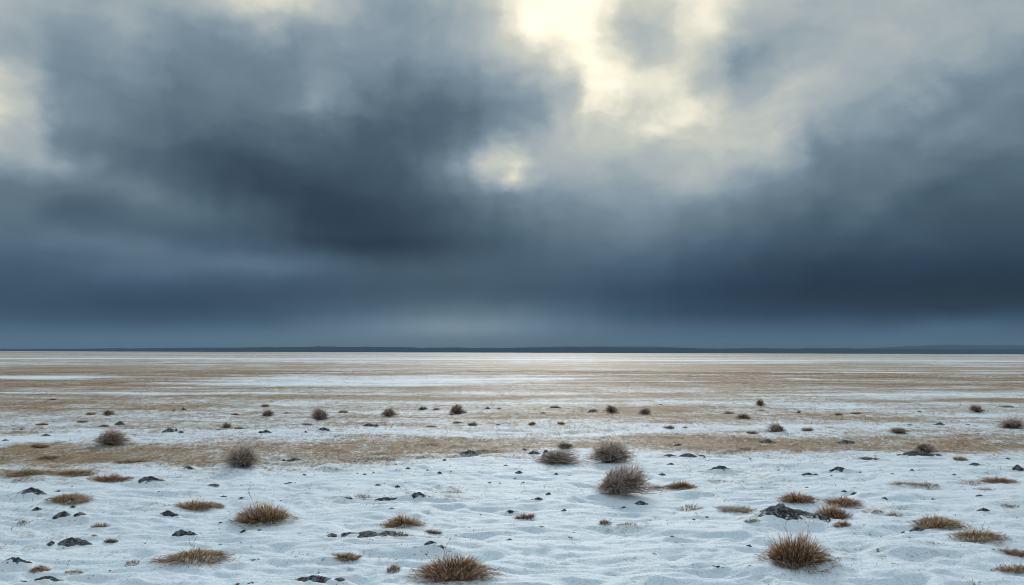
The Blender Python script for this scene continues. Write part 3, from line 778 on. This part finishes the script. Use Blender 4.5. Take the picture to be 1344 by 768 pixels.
# ------------------------------------------------------------------ sky
SX = [0, 84, 168, 252, 336, 420, 504, 588, 672, 756, 840, 924, 1008, 1092, 1176, 1260, 1344]
SY = [0, 35, 70, 105, 140, 175, 210, 245, 280, 315, 350, 385, 415, 440, 458]
SL = [
 [165,148,140,150,222,185,140,160,200,226,192,222,182,170,165,160,155],
 [150,135,148,125,162,145,135,150,190,228,176,210,162,170,165,160,145],
 [150,125,135,115,122,130,125,145,180,216,188,198,150,162,165,145,125],
 [185,120,120,105,112,130,112,120,142,208,206,190,172,162,145,115,115],
 [190,122,108, 98,103,125, 90, 90,138,212,200,200,180,150,128,110,105],
 [165,110, 98, 85, 88, 90, 78, 92,140,190,190,190,172,130,105,105,110],
 [138,130, 85, 72, 72, 75, 72,108,172,165,165,168,152,115, 98,103, 90],
 [100,105,100, 75, 64, 60, 66,100,152,148,150,148,125,100, 90, 85, 75],
 [104, 85, 90, 90, 74, 57, 60, 76,104,120,125,118, 95, 82, 80, 70, 68],
 [ 88, 98, 94, 80, 78, 64, 60, 68, 84,100,105, 92, 75, 68, 66, 63, 62],
 [ 74, 82, 98, 94, 92, 84, 74, 78, 80, 84, 80, 68, 58, 52, 52, 50, 50],
 [ 70, 70, 66, 63, 66, 70, 74, 76, 76, 72, 62, 55, 50, 48, 48, 48, 48],
 [ 70, 64, 62, 64, 70, 80, 90,100, 98, 85, 70, 60, 58, 58, 55, 53, 53],
 [ 88, 88, 88, 90, 92, 98,104,108,105, 98, 92, 88, 88, 84, 82, 84, 85],
 [ 96, 96, 95, 95, 95, 96, 98, 98, 95, 92, 88, 85, 82, 80, 78, 80, 80]]

def lin(c): return tuple(((v / 255) / 12.92 if v / 255 <= .04045 else ((v / 255 + .055) / 1.055) ** 2.4) for v in c)

FEAT = [(648, 213, 36, 25, -10, 50), (674, 236, 26, 11, 5, 52), (755, 110, 38, 70, 20, 6), (845, 50, 42, 34, -35, -4),
        (884, 156, 34, 8, -32, 30), (966, 88, 36, 38, 15, -46), (930, 22, 60, 22, -30, 14), (728, 132, 34, 20, -25, -38), (690, 150, 44, 34, 0, -14),
        (420, 280, 130, 40, 14, -8), (290, 190, 110, 40, 25, -8), (25, 150, 42, 62, 0, 16), (95, 185, 46, 20, 20, -12),
        (1268, 166, 84, 13, -30, 15), (1085, 205, 70, 24, -48, -14), (1150, 262, 90, 14, -42, 9), (600, 427, 140, 14, 0, 22), (880, 200, 110, 70, -25, 9), (350, 444, 300, 10, 0, 8), (1250, 430, 110, 12, -8, 14), (424, 130, 20, 28, 30, 20),
        (490, 112, 46, 16, -14, -13), (570, 165, 80, 30, 0, -8), (1040, 110, 60, 12, -25, 9), (1300, 60, 60, 20, -30, -8), (160, 20, 20, 40, 20, 10),
        (60, 20, 40, 22, 0, 12), (705, 12, 30, 26, 0, 14), (1225, 105, 150, 13, -33, 13), (1290, 60, 90, 30, -20, 10), (1060, 250, 120, 14, -45, 9), (1240, 250, 120, 15, -35, -8), (955, 215, 60, 40, 0, 8),  (985, 140, 110, 90, -20, 3), (600, 438, 160, 16, 0, 8), (744, 60, 22, 50, 0, -10), (775, 75, 24, 70, -24, 14), (700, 20, 26, 30, 0, 12), (60, 207, 70, 20, 8, 14), (205, 256, 80, 13, 15, 15), (130, 292, 80, 12, 5, -9), (150, 320, 130, 11, 6, 9), (330, 347, 80, 9, 5, 8), (470, 322, 140, 17, 0, -9), (90, 120, 30, 50, 0, -8), (705, 60, 30, 40, 10, -8), (820, 190, 60, 20, -15, 8)]

def sample_sky(az, el):
    """luma of the cloud deck for a world direction"""
    d = Vector((math.sin(az) * math.cos(el), math.cos(az) * math.cos(el), math.sin(el)))
    c = CR.transposed() @ d
    px = 672 + F * c.x / -c.z; py = 384 - F * c.y / -c.z
    px = min(max(px, 0), 1343.9); py = min(max(py, 0), 458)
    i = int(px // 84); fx = px / 84 - i
    j = max(k for k in range(len(SY)) if SY[k] <= py); j2 = min(j + 1, len(SY) - 1)
    fy = (py - SY[j]) / (SY[j2] - SY[j]) if j2 > j else 0
    i2 = min(i + 1, 16)
    fx = fx * fx * (3 - 2 * fx) * .5 + fx * .5
    add = 0
    for cx, cy, rx, ry, rot, amp in FEAT:
        ca, sa = math.cos(math.radians(rot)), math.sin(math.radians(rot))
        dx, dy = px - cx, py - cy
        add += amp * math.exp(-((dx * ca + dy * sa) / rx) ** 2 - ((-dx * sa + dy * ca) / ry) ** 2)
    Lt = 5 + 5 * min(max((330 - py) / 200, 0), 1) + add + ((SL[j][i] * (1 - fx) + SL[j][i2] * fx) * (1 - fy) + (SL[j2][i] * (1 - fx) + SL[j2][i2] * fx) * fy)
    # the thin haze in front of the low sky adds its own light: the deck behind it is darker by that much
    T = math.exp(-8e-5 * 180 / max(math.sin(el), .012))
    T = max(T, .80)
    lt = lin((Lt, 0, 0))[0]; ls = max((lt - .135 * (1 - T)) / T, .006)
    return 255 * (12.92 * ls if ls < .0031308 else 1.055 * ls ** (1 / 2.4) - .055)

SUN_AZ = math.radians(3); SUN_EL = math.radians(21)


def build_world():
    w = bpy.data.worlds.new('World'); scene.world = w; w.use_nodes = True
    nt = w.node_tree; nt.nodes.clear()
    out = nt.nodes.new('ShaderNodeOutputWorld')
    tc = nt.nodes.new('ShaderNodeTexCoord'); dirv = tc.outputs['Generated']
    # domain warp: billows distort the direction before the cloud deck is looked up
    def vnoise(vec, scale, detail, rough, sz, off):
        mp = nt.nodes.new('ShaderNodeMapping'); mp.inputs['Scale'].default_value = (1, 1, sz); mp.inputs['Location'].default_value = (off, off * .3, off * .7)
        L(nt, vec, mp.inputs[0])
        n = nt.nodes.new('ShaderNodeTexNoise'); n.inputs['Scale'].default_value = scale; n.inputs['Detail'].default_value = detail; n.inputs['Roughness'].default_value = rough
        L(nt, mp.outputs[0], n.inputs['Vector'])
        return n
    def vm(op, a, b):
        n = nt.nodes.new('ShaderNodeVectorMath'); n.operation = op
        for i, v in enumerate((a, b)):
            if isinstance(v, tuple): n.inputs[i].default_value = v
            elif isinstance(v, (int, float)): n.inputs[3].default_value = v
            else: L(nt, v, n.inputs[i])
        return n.outputs[0]
    sepd = nt.nodes.new('ShaderNodeSeparateXYZ'); L(nt, dirv, sepd.inputs[0])
    el0 = math_n(nt, 'ARCSINE', sepd.outputs[2])
    wamp = math_n(nt, 'MULTIPLY', el0, 1 / math.radians(14), clamp=True)        # calmer towards the horizon
    wn = vnoise(dirv, 4.2, 2, .5, 1.7, 3.1)
    wn2 = vnoise(dirv, 13, 4, .55, 1.6, 8.3)
    wv = vm('SUBTRACT', wn.outputs['Color'], (.5, .5, .5))
    wv2 = vm('SUBTRACT', wn2.outputs['Color'], (.5, .5, .5))
    sc = nt.nodes.new('ShaderNodeVectorMath'); sc.operation = 'SCALE'; L(nt, wv, sc.inputs[0]); sc.inputs[3].default_value = .018
    sc2 = nt.nodes.new('ShaderNodeVectorMath'); sc2.operation = 'SCALE'; L(nt, wv2, sc2.inputs[0]); sc2.inputs[3].default_value = .058
    wsum = vm('ADD', sc.outputs[0], sc2.outputs[0])
    sc3 = nt.nodes.new('ShaderNodeVectorMath'); sc3.operation = 'SCALE'; L(nt, wsum, sc3.inputs[0]); L(nt, wamp, sc3.inputs[3])
    wd = vm('ADD', dirv, sc3.outputs[0])
    sp = nt.nodes.new('ShaderNodeSeparateXYZ'); L(nt, wd, sp.inputs[0])
    az = math_n(nt, 'ARCTAN2', sp.outputs[0], sp.outputs[1])
    horiz = math_n(nt, 'SQRT', math_n(nt, 'ADD', math_n(nt, 'MULTIPLY', sp.outputs[0], sp.outputs[0]), math_n(nt, 'MULTIPLY', sp.outputs[1], sp.outputs[1])))
    el = math_n(nt, 'ARCTAN2', sp.outputs[2], horiz)
    NC = 39; AM = math.radians(33.5); step = 2 * AM / (NC - 1)
    # mirrored repetition of the deck beyond the photographed sector
    u = math_n(nt, 'PINGPONG', math_n(nt, 'ADD', az, AM + 8 * AM), 2 * AM)
    u = math_n(nt, 'DIVIDE', u, step)
    EM = math.radians(26.5); rows = 32
    v = math_n(nt, 'DIVIDE', el, EM, clamp=True)
    total = None
    for g in range(NC // 3):
        stops = []
        for r in range(rows):
            e = EM * r / (rows - 1)
            stops.append((r / (rows - 1), tuple(sample_sky(-AM + (3 * g + k) * step, e) / 255 for k in range(3))))
        rp = ramp(nt, v, stops, 'CARDINAL')
        s3 = nt.nodes.new('ShaderNodeSeparateColor'); L(nt, rp.outputs[0], s3.inputs[0])
        for k in range(3):
            dd = math_n(nt, 'ABSOLUTE', math_n(nt, 'SUBTRACT', u, float(3 * g + k)))
            t = math_n(nt, 'SUBTRACT', 1.0, dd, clamp=True)
            wgt = math_n(nt, 'MULTIPLY', math_n(nt, 'MULTIPLY', t, t), math_n(nt, 'MULTIPLY_ADD', t, -2.0, 3.0))
            term = math_n(nt, 'MULTIPLY', wgt, s3.outputs[k])
            total = term if total is None else math_n(nt, 'ADD', total, term)
    # billow detail
    nb = vnoise(wd, 7.5, 6, .55, 1.9, 1.7).outputs['Fac']
    nb2 = vnoise(wd, 22, 5, .55, 1.8, 5.7).outputs['Fac']
    det = math_n(nt, 'ADD', math_n(nt, 'MULTIPLY', math_n(nt, 'SUBTRACT', nb, .5), .11), math_n(nt, 'MULTIPLY', math_n(nt, 'SUBTRACT', nb2, .5), .07))
    # cloud streets: long rows on the underside of the deck, converging on the skyline
    zz = math_n(nt, 'ADD', math_n(nt, 'MAXIMUM', sp.outputs[2], 0.0), .10)
    cx = nt.nodes.new('ShaderNodeCombineXYZ'); L(nt, math_n(nt, 'DIVIDE', sp.outputs[0], zz), cx.inputs[0]); L(nt, math_n(nt, 'DIVIDE', math_n(nt, 'MULTIPLY', sp.outputs[1], .22), zz), cx.inputs[1])
    st = vnoise(cx.outputs[0], 2.4, 5, .52, 1, 2.2).outputs['Fac']
    det = math_n(nt, 'ADD', det, math_n(nt, 'MULTIPLY', math_n(nt, 'SUBTRACT', st, .5), .15))
    # puffy billows: creased noise, crisp on one side
    bl = math_n(nt, 'ABSOLUTE', math_n(nt, 'SUBTRACT', vnoise(wd, 9.0, 5, .5, 1.5, 11.3).outputs['Fac'], .5))
    det = math_n(nt, 'ADD', det, math_n(nt, 'MULTIPLY', math_n(nt, 'SUBTRACT', bl, .09), .24))
    det = math_n(nt, 'MULTIPLY', det, math_n(nt, 'MULTIPLY_ADD', math_n(nt, 'MULTIPLY', total, wamp), 1.3, .06))
    lum = math_n(nt, 'ADD', total, det)
    # overhead the deck is thinner and evenly bright
    up = math_n(nt, 'MULTIPLY', math_n(nt, 'SUBTRACT', el, math.radians(28)), 1 / math.radians(22), clamp=True)
    lum = math_n(nt, 'ADD', math_n(nt, 'MULTIPLY', lum, math_n(nt, 'SUBTRACT', 1.0, up)), math_n(nt, 'MULTIPLY', up, math_n(nt, 'MULTIPLY_ADD', nb, .3, OVERHEAD)))
    # cloud colour by how much light gets through it
    cc = ramp(nt, lum, [(p / 255, lin(c)) for p, c in [(18, (10, 20, 34)), (30, (24, 36, 50)), (40, (34, 49, 66)), (50, (44, 60, 77)), (62, (56, 73, 88)), (80, (71, 91, 107)), (95, (86, 106, 121)), (110, (100, 119, 132)), (130, (118, 137, 151)), (150, (140, 157, 168)), (170, (163, 175, 180)), (190, (184, 191, 189)), (212, (211, 212, 198)), (235, (235, 232, 211)), (252, (247, 241, 216))]])
    tintn = nt.nodes.new('ShaderNodeVectorMath'); tintn.operation = 'MULTIPLY'; L(nt, cc.outputs[0], tintn.inputs[0]); tintn.inputs[1].default_value = (.74, .97, 1.24)
    nz = nt.nodes.new('ShaderNodeTexSky'); nz.sky_type = 'NISHITA'; nz.sun_disc = False
    nz.sun_elevation = SUN_EL; nz.sun_rotation = SUN_AZ
    bg1 = nt.nodes.new('ShaderNodeBackground'); L(nt, nz.outputs[0], bg1.inputs[0]); bg1.inputs[1].default_value = .1
    bg2 = nt.nodes.new('ShaderNodeBackground')
    lowt = math_n(nt, 'SUBTRACT', 1.0, math_n(nt, 'MULTIPLY', el0, 1 / math.radians(9)), clamp=True)
    upt = nt.nodes.new('ShaderNodeVectorMath'); upt.operation = 'MULTIPLY'; L(nt, cc.outputs[0], upt.inputs[0]); upt.inputs[1].default_value = (.83, 1.0, 1.26)
    azf = math_n(nt, 'MULTIPLY', math_n(nt, 'ABSOLUTE', math_n(nt, 'ADD', az, math.radians(4))), 1 / math.radians(17), clamp=True)
    lowt = math_n(nt, 'MULTIPLY', lowt, azf)
    L(nt, mix(nt, up, mix(nt, lowt, cc.outputs[0], tintn.outputs[0]), upt.outputs[0]), bg2.inputs[0]); bg2.inputs[1].default_value = 1
    ms = nt.nodes.new('ShaderNodeMixShader')
    thick = math_n(nt, 'MULTIPLY', math_n(nt, 'SUBTRACT', lum, .80), 1.0, clamp=True)
    L(nt, math_n(nt, 'SUBTRACT', 1.0, thick), ms.inputs[0]); L(nt, bg1.outputs[0], ms.inputs[1]); L(nt, bg2.outputs[0], ms.inputs[2])
    L(nt, ms.outputs[0], out.inputs[0])
    w.cycles.sampling_method = 'MANUAL'; w.cycles.sample_map_resolution = 512
OVERHEAD = .68
build_world()

sd = bpy.data.lights.new('sun', 'SUN'); sd.energy = 1.8; sd.angle = math.radians(10); sd.color = (1, .96, .90)
so = bpy.data.objects.new('sun', sd); COL.objects.link(so)
dirn = Vector((math.sin(SUN_AZ) * math.cos(SUN_EL), math.cos(SUN_AZ) * math.cos(SUN_EL), math.sin(SUN_EL)))
so.rotation_euler = dirn.to_track_quat('Z', 'Y').to_euler(); so.location = (0, 0, 50)

cam = bpy.data.cameras.new('camera'); co = bpy.data.objects.new('camera', cam); COL.objects.link(co)
cam.sensor_width = 36; cam.sensor_fit = 'HORIZONTAL'; cam.lens = F / 1344 * 36; cam.clip_start = .05; cam.clip_end = 120000
co.matrix_world = Matrix.Translation((0, 0, CAMH)) @ CR.to_4x4()
scene.camera = co

scene.render.engine = 'CYCLES'
scene.render.resolution_x = 1024; scene.render.resolution_y = 585
vs = scene.view_settings; vs.view_transform = 'Standard'; vs.look = 'None'; vs.exposure = 0; vs.gamma = 1
scene.cycles.volume_bounces = 0
scene.cycles.pixel_filter_type = 'BLACKMAN_HARRIS'; scene.cycles.filter_width = .9
